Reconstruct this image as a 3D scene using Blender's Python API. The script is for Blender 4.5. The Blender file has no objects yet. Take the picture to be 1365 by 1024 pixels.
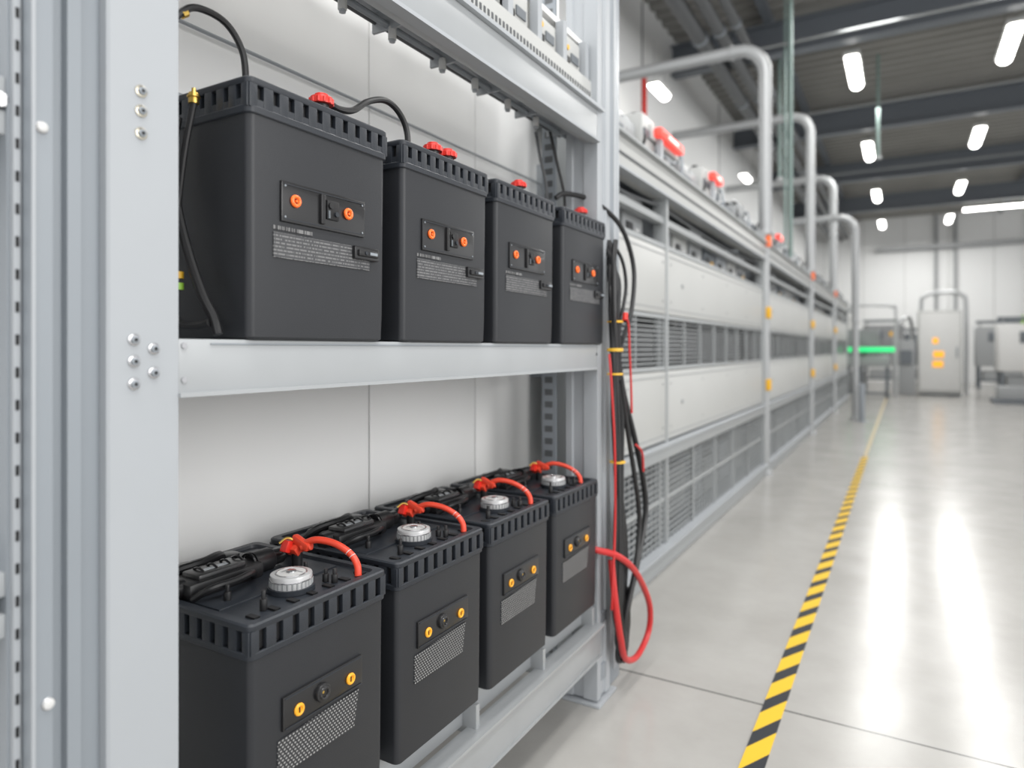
import bpy, bmesh, math, random
from mathutils import Vector, Matrix
random.seed(4)
COL = bpy.context.scene.collection
H0 = 1.35   # camera height

# ------------------------------------------------------------------ materials
def newmat(name):
    m = bpy.data.materials.new(name); m.use_nodes = True
    nt = m.node_tree
    return m, nt, nt.nodes["Principled BSDF"]

def mat(name, col, rough=.5, metal=0, emit=0, noise=.06, nscale=18, bump=0, bscale=200, spec=.5, coat=0):
    m, nt, b = newmat(name)
    tc = nt.nodes.new("ShaderNodeTexCoord")
    n = nt.nodes.new("ShaderNodeTexNoise"); n.inputs["Scale"].default_value = nscale
    n.inputs["Detail"].default_value = 4
    nt.links.new(tc.outputs["Object"], n.inputs["Vector"])
    mx = nt.nodes.new("ShaderNodeMix"); mx.data_type = 'RGBA'
    mx.inputs[6].default_value = (*[c*(1-noise) for c in col], 1)
    mx.inputs[7].default_value = (*[min(1, c*(1+noise)) for c in col], 1)
    nt.links.new(n.outputs["Fac"], mx.inputs[0])
    nt.links.new(mx.outputs[2], b.inputs["Base Color"])
    b.inputs["Roughness"].default_value = rough
    b.inputs["Metallic"].default_value = metal
    b.inputs["Specular IOR Level"].default_value = spec
    b.inputs["Coat Weight"].default_value = coat
    if emit:
        b.inputs["Emission Color"].default_value = (*col, 1)
        b.inputs["Emission Strength"].default_value = emit
    if bump:
        n2 = nt.nodes.new("ShaderNodeTexNoise"); n2.inputs["Scale"].default_value = bscale
        nt.links.new(tc.outputs["Object"], n2.inputs["Vector"])
        bp = nt.nodes.new("ShaderNodeBump"); bp.inputs["Strength"].default_value = bump
        bp.inputs["Distance"].default_value = .002
        nt.links.new(n2.outputs["Fac"], bp.inputs["Height"])
        nt.links.new(bp.outputs["Normal"], b.inputs["Normal"])
    return m

def mth(nt, op, a, b=None):
    n = nt.nodes.new("ShaderNodeMath"); n.operation = op
    for i, v in enumerate((a, b)):
        if v is None: continue
        if isinstance(v, (int, float)): n.inputs[i].default_value = v
        else: nt.links.new(v, n.inputs[i])
    return n.outputs[0]

M_body = mat("battery_case_plastic", (.020, .0215, .025), .42, noise=.12, nscale=9, bump=.15, bscale=500, spec=.42)
M_lid = mat("battery_lid_plastic", (.022, .026, .033), .42, noise=.12, bump=.2, bscale=350, spec=.45)
M_dark = mat("recess_black", (.005, .005, .006), .6)
M_gloss = mat("plate_black", (.010, .010, .011), .30, coat=.2)
M_blk = mat("rubber_black", (.011, .011, .012), .38)
M_orange = mat("terminal_orange", (.95, .16, .02), .35, emit=.12)
M_yel = mat("terminal_amber", (.85, .38, .02), .35, emit=.08)
M_red = mat("red_plastic", (.70, .026, .015), .35)
M_redc = mat("red_cable_sheath", (.55, .026, .026), .4)
M_ored = mat("orange_red_sheath", (.76, .065, .030), .38)
M_wht = mat("cap_white", (.62, .62, .61), .35)
M_cap = mat("cap_silver_white", (.52, .52, .52), .28, metal=.25)
M_chr = mat("chrome", (.48, .48, .49), .25, metal=1)
M_bolt = mat("bolt_zinc_yellowed", (.45, .42, .35), .30, metal=1)
M_brass = mat("brass", (.70, .47, .12), .3, metal=1)
M_steel = mat("painted_steel", (.375, .395, .415), .42, noise=.04, nscale=5, bump=.05)
M_steel2 = mat("painted_steel_blue_and_shade", (.255, .28, .305), .40, noise=.05, nscale=4)  # blue-grey steel; also carries the painted shade of the left upright's channel
M_steel3 = mat("painted_steel_beam", (.36, .375, .385), .34, noise=.07, nscale=6)
M_rail = mat("brushed_silver_rail", (.40, .415, .425), .34, metal=.35, noise=.08, nscale=8)
M_panel = mat("panel_grey", (.87, .87, .86), .5, noise=.02, nscale=2)
M_seam = mat("seam_dark", (.08, .085, .09), .7)
M_cream = mat("cabinet_offwhite", (.47, .475, .462), .42, noise=.04, nscale=2)
M_rackst = mat("rack_steel_grey", (.33, .345, .35), .40, noise=.05, nscale=3)
M_grill = mat("grille_grey", (.30, .31, .315), .5)
M_grilb = mat("grille_back", (.10, .105, .11), .7, noise=.4, nscale=4)
M_grilm = mat("grille_inner", (.21, .215, .22), .7, noise=.4, nscale=3)
M_wall = mat("wall_paint", (.76, .765, .76), .7, noise=.03, nscale=.6)
M_duct = mat("duct_dark", (.10, .105, .11), .5)
M_beam = mat("roof_beam_blue", (.13, .145, .165), .5)
M_deck = mat("roof_deck", (.24, .235, .22), .6, noise=.2, nscale=1.2)
M_pipe = mat("pipe_silver", (.40, .41, .415), .42, metal=.35)
M_thin = mat("thin_pipe_grey", (.25, .26, .26), .8, spec=.1)
M_lamp = mat("lamp_diffuser", (1, .98, .94), .5, emit=12, noise=0)
M_redl = mat("red_signal", (1, .07, .05), .4, emit=.7, noise=0)
M_pink = mat("red_signal_core", (1, .5, .45), .4, emit=1.6, noise=0)
M_grn = mat("green_led", (.02, .75, .22), .4, emit=.75, noise=0)
M_tag = mat("tag_yellow", (.85, .46, .02), .5)
M_amb = mat("label_amber_added_glow", (1, .45, .02), .4, emit=.55, noise=0)  # glow added to plain labels for an orange streak on the floor
M_tie = mat("tie_yellow", (.72, .42, .03), .4)
M_grnp = mat("green_plastic", (.30, .55, .06), .4)
M_mod = mat("module_blue_grey", (.13, .145, .16), .5)
M_modl = mat("module_light_grey", (.32, .34, .36), .5)
M_drop = mat("drop_pipe_green", (.20, .27, .25), .5)

def two_tone(name, build, c0, c1, rough=.5, spec=.5):
    m, nt, b = newmat(name)
    tc = nt.nodes.new("ShaderNodeTexCoord"); sp = nt.nodes.new("ShaderNodeSeparateXYZ")
    nt.links.new(tc.outputs["Object"], sp.inputs[0])
    k = build(nt, sp)
    mx = nt.nodes.new("ShaderNodeMix"); mx.data_type = 'RGBA'
    mx.inputs[6].default_value = (*c0, 1); mx.inputs[7].default_value = (*c1, 1)
    nt.links.new(k, mx.inputs[0]); nt.links.new(mx.outputs[2], b.inputs["Base Color"])
    b.inputs["Roughness"].default_value = rough; b.inputs["Specular IOR Level"].default_value = spec
    return m
def _dots(nt, sp):
    z = mth(nt, 'MULTIPLY', sp.outputs[2], 165.0); y0 = mth(nt, 'MULTIPLY', sp.outputs[1], 120.0)
    fz = mth(nt, 'FLOOR', z); y = mth(nt, 'ADD', y0, mth(nt, 'MULTIPLY', fz, .5))
    a = mth(nt, 'SUBTRACT', mth(nt, 'FRACT', y), .5); c = mth(nt, 'SUBTRACT', mth(nt, 'FRACT', z), .5)
    r = mth(nt, 'ADD', mth(nt, 'MULTIPLY', a, a), mth(nt, 'MULTIPLY', c, c))
    return mth(nt, 'LESS_THAN', r, .070)
M_dots = two_tone("perforated_print", _dots, (.026, .027, .030), (.34, .34, .335))
def _text(nt, sp):
    z = mth(nt, 'MULTIPLY', sp.outputs[2], 150.0); y = mth(nt, 'MULTIPLY', sp.outputs[1], 560.0)
    row = mth(nt, 'FLOOR', z); cell = mth(nt, 'FLOOR', y); fr = mth(nt, 'FRACT', z)
    rm = mth(nt, 'MULTIPLY', mth(nt, 'GREATER_THAN', fr, .30), mth(nt, 'LESS_THAN', fr, .72))
    cb = nt.nodes.new("ShaderNodeCombineXYZ"); nt.links.new(cell, cb.inputs[0]); nt.links.new(row, cb.inputs[1])
    wn = nt.nodes.new("ShaderNodeTexWhiteNoise"); wn.noise_dimensions = '2D'; nt.links.new(cb.outputs[0], wn.inputs["Vector"])
    return mth(nt, 'MULTIPLY', rm, mth(nt, 'GREATER_THAN', wn.outputs["Value"], .28))
M_text = two_tone("fine_print", _text, (.055, .056, .060), (.18, .18, .18))
def _head(nt, sp):
    y = mth(nt, 'MULTIPLY', sp.outputs[1], 620.0); cell = mth(nt, 'FLOOR', y)
    wn = nt.nodes.new("ShaderNodeTexWhiteNoise"); wn.noise_dimensions = '1D'; nt.links.new(cell, wn.inputs["W"])
    return mth(nt, 'GREATER_THAN', wn.outputs["Value"], .45)
M_head = two_tone("heading_print", _head, (.03, .03, .032), (.20, .20, .20))
def _tape(nt, sp):
    v = mth(nt, 'FRACT', mth(nt, 'MULTIPLY', mth(nt, 'ADD', sp.outputs[1], mth(nt, 'MULTIPLY', sp.outputs[0], -1.9)), 1/.25))
    return mth(nt, 'GREATER_THAN', v, .42)
M_tape = two_tone("hazard_tape", _tape, (.030, .033, .038), (.72, .46, .03), .6, .2)
M_tape2 = mat("worn_yellow_line", (.46, .36, .19), .5, noise=.2)

def floor_mat():
    m, nt, b = newmat("polished_concrete")
    tc = nt.nodes.new("ShaderNodeTexCoord"); sp = nt.nodes.new("ShaderNodeSeparateXYZ")
    nt.links.new(tc.outputs["Object"], sp.inputs[0])
    n = nt.nodes.new("ShaderNodeTexNoise"); n.inputs["Scale"].default_value = 1.3; n.inputs["Detail"].default_value = 9
    n.inputs["Roughness"].default_value = .68
    nt.links.new(tc.outputs["Object"], n.inputs["Vector"])
    cr = nt.nodes.new("ShaderNodeValToRGB")
    cr.color_ramp.elements[0].position = .3; cr.color_ramp.elements[0].color = (.335, .325, .305, 1)
    cr.color_ramp.elements[1].position = .7; cr.color_ramp.elements[1].color = (.42, .41, .39, 1)
    nt.links.new(n.outputs["Fac"], cr.inputs[0])
    t = mth(nt, 'ABSOLUTE', mth(nt, 'SUBTRACT', mth(nt, 'FRACT', mth(nt, 'DIVIDE', mth(nt, 'SUBTRACT', sp.outputs[1], 2.69-2.5), 5.0)), .5))
    k = mth(nt, 'LESS_THAN', t, .0010)
    mx = nt.nodes.new("ShaderNodeMix"); mx.data_type = 'RGBA'
    nt.links.new(cr.outputs[0], mx.inputs[6]); mx.inputs[7].default_value = (.08, .08, .078, 1)
    nt.links.new(k, mx.inputs[0]); nt.links.new(mx.outputs[2], b.inputs["Base Color"])
    n2 = nt.nodes.new("ShaderNodeTexNoise"); n2.inputs["Scale"].default_value = 4; n2.inputs["Detail"].default_value = 6
    nt.links.new(tc.outputs["Object"], n2.inputs["Vector"])
    mr = nt.nodes.new("ShaderNodeMapRange"); mr.inputs["To Min"].default_value = .13; mr.inputs["To Max"].default_value = .29
    nt.links.new(n2.outputs["Fac"], mr.inputs["Value"]); nt.links.new(mr.outputs[0], b.inputs["Roughness"])
    b.inputs["Specular IOR Level"].default_value = .5
    return m
M_floor = floor_mat()

# ------------------------------------------------------------------ mesh builder
class M:
    def __init__(s): s.v = []; s.f = []; s.fm = []; s.mats = []
    def _m(s, m):
        if m not in s.mats: s.mats.append(m)
        return s.mats.index(m)
    def add(s, vs, fs, m):
        o = len(s.v); i = s._m(m)
        s.v += [tuple(v) for v in vs]; s.f += [[o+k for k in f] for f in fs]; s.fm += [i]*len(fs)
    def box(s, x0, x1, y0, y1, z0, z1, m, bev=0, rot=None):
        if bev:
            bm = bmesh.new(); bmesh.ops.create_cube(bm, size=1)
            for v in bm.verts: v.co = Vector(((v.co.x+.5)*(x1-x0)+x0, (v.co.y+.5)*(y1-y0)+y0, (v.co.z+.5)*(z1-z0)+z0))
            bmesh.ops.bevel(bm, geom=bm.edges[:], offset=bev, segments=2, affect='EDGES', profile=.6)
            bm.verts.index_update()
            vs = [v.co.copy() for v in bm.verts]; fs = [[v.index for v in f.verts] for f in bm.faces]; bm.free()
        else:
            vs = [Vector(p) for p in [(x0,y0,z0),(x1,y0,z0),(x1,y1,z0),(x0,y1,z0),(x0,y0,z1),(x1,y0,z1),(x1,y1,z1),(x0,y1,z1)]]
            fs = [[0,3,2,1],[4,5,6,7],[0,1,5,4],[1,2,6,5],[2,3,7,6],[3,0,4,7]]
        if rot:
            c = Vector(((x0+x1)/2, (y0+y1)/2, (z0+z1)/2)); R = Matrix.Rotation(rot[1], 3, rot[0])
            vs = [R @ (v-c) + c for v in vs]
        s.add(vs, fs, m)
    def cyl(s, p, ax, r, h, m, n=20, r2=None, bev=0):
        p = Vector(p); a = Vector(ax).normalized()
        q = a.to_track_quat('Z', 'Y')
        r2 = r if r2 is None else r2
        rings = [(0, r), (h, r2)] if not bev else [(0, r), (h-bev, r2), (h-bev*.3, r2-bev*.3), (h, r2-bev)]
        vs = []; fs = []
        for (t, rr_) in rings:
            for i in range(n):
                g = 2*math.pi*i/n
                vs.append(p + q @ Vector((rr_*math.cos(g), rr_*math.sin(g), t)))
        for k in range(len(rings)-1):
            for i in range(n):
                j = (i+1) % n
                fs.append([k*n+i, k*n+j, (k+1)*n+j, (k+1)*n+i])
        fs.append(list(range(n))[::-1]); L = (len(rings)-1)*n; fs.append([L+i for i in range(n)])
        s.add(vs, fs, m)
    def torus(s, p, ax, R, r, m, n=24, k=8):
        p = Vector(p); q = Vector(ax).normalized().to_track_quat('Z', 'Y'); vs = []; fs = []
        for i in range(n):
            g = 2*math.pi*i/n
            for j in range(k):
                h = 2*math.pi*j/k
                vs.append(p + q @ Vector(((R+r*math.cos(h))*math.cos(g), (R+r*math.cos(h))*math.sin(g), r*math.sin(h))))
        for i in range(n):
            for j in range(k):
                fs.append([i*k+j, ((i+1)%n)*k+j, ((i+1)%n)*k+(j+1)%k, i*k+(j+1)%k])
        s.add(vs, fs, m)
    def tube(s, pts, r, m, k=10, sub=8, smooth=True):
        P = [Vector(p) for p in pts]
        if smooth and len(P) > 2:
            Q = [P[0]*2-P[1]] + P + [P[-1]*2-P[-2]]; out = []
            for i in range(1, len(Q)-2):
                for t in range(sub):
                    t = t/sub; a, b, c, d = Q[i-1], Q[i], Q[i+1], Q[i+2]
                    out.append(.5*((2*b)+(c-a)*t+(2*a-5*b+4*c-d)*t*t+(3*b-a-3*c+d)*t**3))
            out.append(P[-1]); P = out
        vs = []; fs = []; n = len(P); up = None
        for i in range(n):
            d = (P[min(i+1, n-1)]-P[max(i-1, 0)]).normalized()
            if up is None:
                up = d.orthogonal().normalized()
            up = (up - d*up.dot(d)).normalized(); sd = d.cross(up)
            for j in range(k):
                g = 2*math.pi*j/k; vs.append(P[i] + (up*math.cos(g)+sd*math.sin(g))*r)
        for i in range(n-1):
            for j in range(k):
                fs.append([i*k+j, i*k+(j+1)%k, (i+1)*k+(j+1)%k, (i+1)*k+j])
        fs.append(list(range(k))[::-1]); fs.append([(n-1)*k+j for j in range(k)])
        s.add(vs, fs, m)
        return P
    def loft(s, rings, m, cap0=True, cap1=True):
        n = len(rings[0]); vs = [v for r in rings for v in r]; fs = []
        for k in range(len(rings)-1):
            for i in range(n):
                j = (i+1) % n; fs.append([k*n+i, k*n+j, (k+1)*n+j, (k+1)*n+i])
        if cap0: fs.append(list(range(n))[::-1])
        if cap1: fs.append([(len(rings)-1)*n+i for i in range(n)])
        s.add(vs, fs, m)
    def prism(s, prof, z0, z1, m):
        s.loft([[(x, y, z0) for x, y in prof], [(x, y, z1) for x, y in prof]], m)
    def mesh(s, name, origin=(0, 0, 0)):
        o = Vector(origin)
        me = bpy.data.meshes.new(name)
        me.from_pydata([Vector(v)-o for v in s.v], [], s.f)
        for m in s.mats: me.materials.append(m)
        me.polygons.foreach_set("material_index", s.fm)
        me.polygons.foreach_set("use_smooth", [True]*len(s.fm))
        bm = bmesh.new(); bm.from_mesh(me); bmesh.ops.recalc_face_normals(bm, faces=bm.faces[:]); bm.to_mesh(me); bm.free()
        me.set_sharp_from_angle(angle=math.radians(32))
        me.update()
        return me

def rr(x0, x1, y0, y1, r, z, n=4):
    out = []
    for cx, cy, a in ((x1-r, y1-r, 0), (x0+r, y1-r, 90), (x0+r, y0+r, 180), (x1-r, y0+r, 270)):
        for i in range(n+1):
            g = math.radians(a+90*i/n); out.append((cx+r*math.cos(g), cy+r*math.sin(g), z))
    return out

def tag(o, label, cat, group=None, kind=None):
    o["label"] = label; o["category"] = cat
    if group: o["group"] = group
    if kind: o["kind"] = kind

def thing(name, label, cat, loc=(0, 0, 0), group=None):
    e = bpy.data.objects.new(name, None); e.empty_display_size = .1; e.location = loc
    COL.objects.link(e); tag(e, label, cat, group); return e

def part(name, parent, m, label=None, world=True):
    top = parent
    while top.parent: top = top.parent
    o = bpy.data.objects.new(name, m.mesh(name, top.location if world else (0, 0, 0)))
    COL.objects.link(o); o.parent = parent
    if label: o["label"] = label
    return o

def single(name, label, cat, m, loc=(0, 0, 0), group=None, kind=None):
    o = bpy.data.objects.new(name, m.mesh(name, loc)); o.location = loc
    COL.objects.link(o)
    if kind == "structure": o["kind"] = kind
    else: tag(o, label, cat, group, kind)
    return o

def clone(o, loc=None, parent=None):
    c = o.copy(); COL.objects.link(c)
    if parent is not None: c.parent = parent
    if loc is not None: c.location = loc
    for ch in o.children: clone(ch, None, c)
    return c

# ------------------------------------------------------------------ room
m = M(); m.box(-3.5, 10, -2.5, 32.1, -.1, 0, M_floor); single("floor", "", "", m, kind="structure")
m = M(); m.box(-3.6, -3.5, 2.0, 32.1, 0, 6.9, M_wall)
for k in range(6): m.box(-3.5, -3.49, 5+k*5, 5.03+k*5, 0, 6.7, M_seam)
single("wall_left", "", "", m, kind="structure")
m = M(); m.box(-3.6, 10, 32, 32.2, 0, 6.9, M_wall)
for k in range(9): m.box(-3+k*1.5, -2.98+k*1.5, 31.985, 32, 0, 6.8, M_cream)
single("wall_back", "", "", m, kind="structure")
m = M(); per = .32; y = 3.0; prof = []
while y < 32:
    prof += [(y, 6.75), (y+.14, 6.75), (y+.18, 6.85), (y+.28, 6.85)]; y += per
vs = []; fs = []
for (yy, zz) in prof: vs += [(-3.6, yy, zz), (10, yy, zz)]
for i in range(len(prof)-1): fs.append([2*i, 2*i+1, 2*i+3, 2*i+2])
m.add(vs, fs, M_deck); single("ceiling", "", "", m, kind="structure")

m = M(); m.box(-.462, -.388, 1.2, 9.5, .0005, .003, M_tape); m.box(-.445, -.405, 9.5, 25, .0005, .003, M_tape2)
single("floor_tape", "yellow and black diagonal striped hazard tape on the concrete", "floor marking", m)

for yb in (6.7, 11.6, 16.5, 21.4, 26.3):
    m = M()
    m.box(-3.5, 10, yb-.12, yb+.12, 6.08, 6.12, M_beam); m.box(-3.5, 10, yb-.12, yb+.12, 6.56, 6.60, M_beam)
    m.box(-3.5, 10, yb-.012, yb+.012, 6.1, 6.58, M_beam)
    single("roof_beam", "dark blue-grey steel I-beam under the roof deck", "beam", m, (0, yb, 6.08), "roof beams")
for xb in (-1.9, 3.2):
    m = M(); m.box(xb-.06, xb+.06, 3, 32, 6.6, 6.75, M_beam)
    single("roof_purlin", "dark steel purlin running along the hall", "beam", m, (xb, 3, 6.6), "roof purlins")
for (xb, zb, r) in ((-2.62, 6.2, .11), (-2.34, 6.25, .09), (-2.1, 6.3, .07)):
    m = M(); m.tube([(xb, 3, zb-.25), (xb, 31.9, zb-.25)], r, M_duct, k=14, smooth=False)
    for k in range(9): m.cyl((xb, 4+k*3, zb-.25), (0, 1, 0), r*1.15, .06, M_steel2)
    single("ceiling_duct", "dark grey round service duct under the roof", "duct", m, (xb, 3, zb-.25), "ceiling ducts")
for (yy, zz, r) in ((10.4, 5.75, .022), (14.2, 5.9, .022), (19.5, 5.9, .022)):
    m = M(); m.tube([(-3.5, yy, zz), (9.9, yy, zz)], r, M_thin, k=8, smooth=False)
    single("sprinkler_pipe", "thin grey sprinkler pipe crossing under the roof", "pipe", m, (-3.5, yy, zz), "sprinkler pipes")
for (xx, yy, z0, r) in ((-1.25, 9.2, 2.50, .028), (-.42, 14.2, 4.9, .03), (-1.8, 12.0, 4.2, .03), (-1.5, 10.5, 2.6, .018)):
    m = M(); m.tube([(xx, yy, z0), (xx, yy, 6.80)], r, M_drop, k=8, smooth=False)
    m.cyl((xx, yy, z0-.04), (0, 0, 1), .055, .05, M_pipe)
    single("drop_pipe", "thin vertical service pipe hanging from the roof", "pipe", m, (xx, yy, z0), "drop pipes")

def lamp_proto():
    e = thing("ceiling_lamp", "white tubular LED lamp hanging under the roof", "lamp", (0, 0, 0), "hall lamps")
    m = M(); m.box(-.12, .12, -.74, .74, .03, .10, M_cream, .01); part("lamp_housing", e, m)
    m = M(); m.loft([[(x*s_, y_, z*s_+.02) for x, z in [(.10*math.cos(a), -.08*math.sin(a)) for a in [math.pi*i/8 for i in range(9)]]]
                     for y_, s_ in ((-.72, .6), (-.68, 1), (.68, 1), (.72, .6))], M_lamp); part("lamp_diffuser", e, m)
    for yy in (-.6, .6):
        m = M(); m.tube([(0, yy, .1), (0, yy, .75)], .006, M_chr, smooth=False, k=6); part("hanger_wire", e, m)
    return e
lp = lamp_proto(); first = True
lamps = [(X, Y, 5.95) for X in (-.72, 1.38) for Y in (12.6, 17.8, 23.1, 28.5)] + [(-2.9, 9.0, 4.87), (-2.9, 14.8, 4.95)]
for L in lamps:
    if first: lp.location = L; first = False
    else:
        c = clone(lp, L)
        if L[0] < -2: c.scale = (.75, .38, .8)
m = M(); m.box(1.7, 6.2, 26.9, 27.05, 6.0, 6.06, M_cream); m.box(1.7, 6.2, 26.9, 27.05, 5.93, 6.0, M_lamp)
single("long_ceiling_lamp", "long continuous white strip lamp under the roof", "lamp", m, (1.7, 27, 5.95))

def area(loc, size, energy, rot=(0, 0, 0), col=(1, .99, .97)):
    l = bpy.data.lights.new("added_area_light", 'AREA'); l.shape = 'RECTANGLE'; l.size = size[0]; l.size_y = size[1]; l.energy = energy; l.color = col
    o = bpy.data.objects.new("added_area_light", l); o.location = loc; o.rotation_euler = rot; COL.objects.link(o)
for Y in (0.0, 5, 10, 15, 20, 25, 29):
    for X in (-.4, 1.4):
        area((X, Y, 5.8), (.7, 2.2), 88)  # added area lights backing up the lamp rows and the camera end
area((5.5, 1.5, 3.2), (3.0, 3.5), 190, (0, math.radians(78), 0))  # added side fill towards the rack; no lamp stands here

# ------------------------------------------------------------------ near battery rack
R0 = (-1.0, .663, 0)
rack = thing("battery_rack", "grey painted steel shelving rack holding two rows of batteries", "rack", R0)
m = M()
m.prism([(-1.0, .663), (-1.0, .556), (-1.003, .552), (-1.03, .5515), (-1.06, .59), (-1.10, .60), (-1.10, .663)], 0, 3.1, M_steel)
m.prism([(-1.02, .5514), (-1.02, .524), (-1.010, .521), (-1.010, .503), (-1.022, .501), (-1.022, .484),
         (-1.001, .480), (-1.001, .4535), (-1.006, .4525), (-1.06, .452), (-1.06, .5514)], 0, 3.1, M_steel2)  # channel shade put into the colour with darker steel
m.box(-1.003, -.9985, .4535, .458, 0, 3.1, M_steel)
lu = part("upright", rack, m, "wide folded light grey steel upright")
for (yy, zz) in ((.602, .39), (.602, .36), (.602, .326), (.591, .0135), (.622, 0), (.591, -.019), (.622, -.037), (.591, -.053)):
    m = M(); m.cyl((-1.001, yy, H0+zz), (1, 0, 0), .0095, .003, M_bolt if zz > .2 else M_chr, 20, bev=.001); m.cyl((-.998, yy, H0+zz), (1, 0, 0), .0062, .004, M_steel2, 6, bev=.001)
    m.cyl((-.994, yy, H0+zz), (1, 0, 0), .0028, .0006, M_dark, 8)
    part("bolt", lu, m, "chrome hex bolt")
for (yy, zz) in ((.466, .297), (.474, -.48)):
    m = M(); m.cyl((-1.002, yy, H0+zz), (1, 0, 0), .0070, .006, M_wht, 16, bev=.002); m.torus((-1.001, yy, H0+zz), (1, 0, 0), .0075, .0012, M_chr); part("bolt", lu, m, "white capped screw")
m = M()
m.prism([(-1.0, 2.36), (-1.0, 2.395), (-1.008, 2.40), (-1.008, 2.44), (-1.0, 2.445), (-1.0, 2.485), (-1.13, 2.485), (-1.13, 2.36), (-1.105, 2.36), (-1.10, 2.368), (-1.06, 2.368), (-1.055, 2.36)], .02, 3.1, M_steel)
m.box(-1.14, -.985, 2.345, 2.52, 0, .012, M_steel, .003)
ru = part("upright", rack, m)
m = M()
m.box(-1.235, -1.175, 2.36, 2.372, .1, 3.0, M_steel2)
for k in range(58): m.box(-1.222, -1.188, 2.3585, 2.3605, .16+k*.048, .184+k*.048, M_grilb)
part("slotted_strip", rack, m, "perforated grey mounting strip")
m = M(); m.box(-1.12, -1.02, 2.53, 2.64, 0, 3.1, M_steel2, .004); m.box(-1.022, -1.018, 2.57, 2.60, .05, 3.0, M_steel)
part("upright", rack, m)
m = M()
m.box(-1.045, -1.0, .663, 2.36, 1.272, 1.366, M_steel3, .003)
m.box(-1.001, -.994, .663, 2.36, 1.272, 1.279, M_steel3)
m.box(-.999, -.997, .72, 2.36, 1.357, 1.3595, M_steel2)
sb = part("shelf_beam", rack, m)
for yy, zz in ((.672, 1.300), (.672, 1.355), (2.35, 1.33)):
    m = M(); m.cyl((-1.0, yy, zz), (1, 0, 0), .005, .003, M_chr, 12); part("bolt", sb, m, "small chrome screw")
m = M(); m.box(-1.48, -1.045, .66, 2.48, 1.345, 1.366, M_steel2); part("shelf_deck", rack, m)
m = M()
m.box(-1.05, -1.0, .663, 2.36, 2.13, 2.25, M_steel3, .004); m.box(-1.06, -.985, .663, 2.40, 2.25, 2.262, M_steel)
m.box(-1.02, -.985, .663, 2.36, 2.125, 2.135, M_steel)
part("shelf_beam", rack, m)
m = M(); m.box(-1.38, -1.06, .3, 2.36, 2.50, 2.52, M_panel); part("shelf_deck", rack, m)
m = M(); m.box(-1.04, -1.025, .663, 2.36, 2.29, 2.36, M_cream)
for k in range(80): m.box(-1.0252, -1.0235, .68+k*.021, .69+k*.021, 2.30, 2.318, M_seam)
m.box(-1.08, -1.0, .663, 2.36, 2.262, 2.275, M_cream)
for k in range(9): m.box(-1.06, -1.03, .8+k*.19, .83+k*.19, 2.262, 2.5, M_steel)
part("cable_tray", rack, m, "off-white perforated cable tray")
for k in range(8):
    m = M(); y0 = .75+k*.2
    m.box(-1.20, -1.045, y0, y0+.15, 2.37, 2.46+.015*(k % 3), M_cream, .006); m.cyl((-1.045, y0+.04, 2.43), (1, 0, 0), .009, .006, M_tag, 12)
    m.box(-1.045, -1.04, y0+.07, y0+.13, 2.39, 2.42, M_mod); m.box(-1.046, -1.041, y0+.02, y0+.06, 2.38, 2.40, M_blk)
    part("electrical_module", rack, m)
m = M()
m.tube([(-1.16, .6, 2.190), (-1.16, 2.45, 2.190)], .009, M_steel2, smooth=False); m.tube([(-1.20, .6, 2.205), (-1.20, 2.45, 2.205)], .006, M_duct, smooth=False)
m.tube([(-1.12, .6, 2.215), (-1.12, 2.45, 2.215)], .012, M_steel, smooth=False)
m.box(-1.22, -1.10, .6, 2.45, 2.23, 2.236, M_steel)
for k in range(7): m.box(-1.21, -1.11, .85+k*.25, .858+k*.25, 2.178, 2.235, M_steel)
cd = part("conduit", rack, m, "bundle of thin grey conduits")
for k, yy in enumerate((1.18, 1.36, 1.58, 1.75, 1.95, 2.15)):
    m = M(); m.cyl((-1.15, yy, 2.153), (0, 0, 1), .011, .033, M_wht, 14, bev=.002); m.cyl((-1.15, yy, 2.146), (0, 0, 1), .008, .010, M_steel, 10)
    part("socket", cd, m, "small white hanging socket")
m = M(); m.tube([(-1.22, 2.28, 2.18), (-1.21, 2.30, 2.08), (-1.20, 2.33, 1.98), (-1.2, 2.34, 1.84)], .006, M_duct); m.tube([(-1.17, 2.30, 2.18), (-1.15, 2.33, 2.05), (-1.13, 2.34, 1.95), (-1.12, 2.33, 1.87)], .006, M_blk)
part("loose_cable", rack, m, "short dark loose cables")
# lower shelf
m = M()
m.box(-1.03, -.985, .663, 2.36, .20, .318, M_rail, .004)
m.box(-1.03, -.970, .663, 2.36, .312, .320, M_rail)
m.box(-1.05, -.98, .663, 2.36, .196, .203, M_rail)
part("shelf_beam", rack, m)
m = M()
m.box(-1.45, -1.05, .66, 2.36, .385, .412, M_rail); m.box(-1.065, -1.045, .66, 2.36, .32, .412, M_rail)
for yy in (1.148, 1.5375, 1.9285, 2.325):
    m.box(-1.40, -1.0, yy-.009, yy+.009, .30, .385, M_rail, .003)
part("shelf_deck", rack, m)
m = M(); m.box(-1.45, -1.0, 2.40, 2.45, .08, .14, M_steel2, .003); m.box(-1.45, -1.0, 2.40, 2.45, .30, .34, M_steel2); part("foot_rail", rack, m)
seams = (-.1, 1.66, 2.285, 3.05)
for i in range(3):
    m = M(); m.box(-1.52, -1.5, seams[i]+.003, seams[i+1]-.003, .35, 3.2, M_panel, .002)
    part("back_panel", rack, m, "flat light grey sheet metal back panel")
m = M(); m.box(-1.56, -1.525, -.1, 3.05, .35, 3.2, M_seam)
m.box(-1.5, -1.48, .3, 2.9, 1.945, 1.955, M_steel)
m.tube([(-1.47, .3, 2.12), (-1.47, 2.9, 2.12)], .005, M_steel, smooth=False)
m.box(-1.5, -1.46, .3, 2.9, 1.255, 1.28, M_steel)
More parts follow.
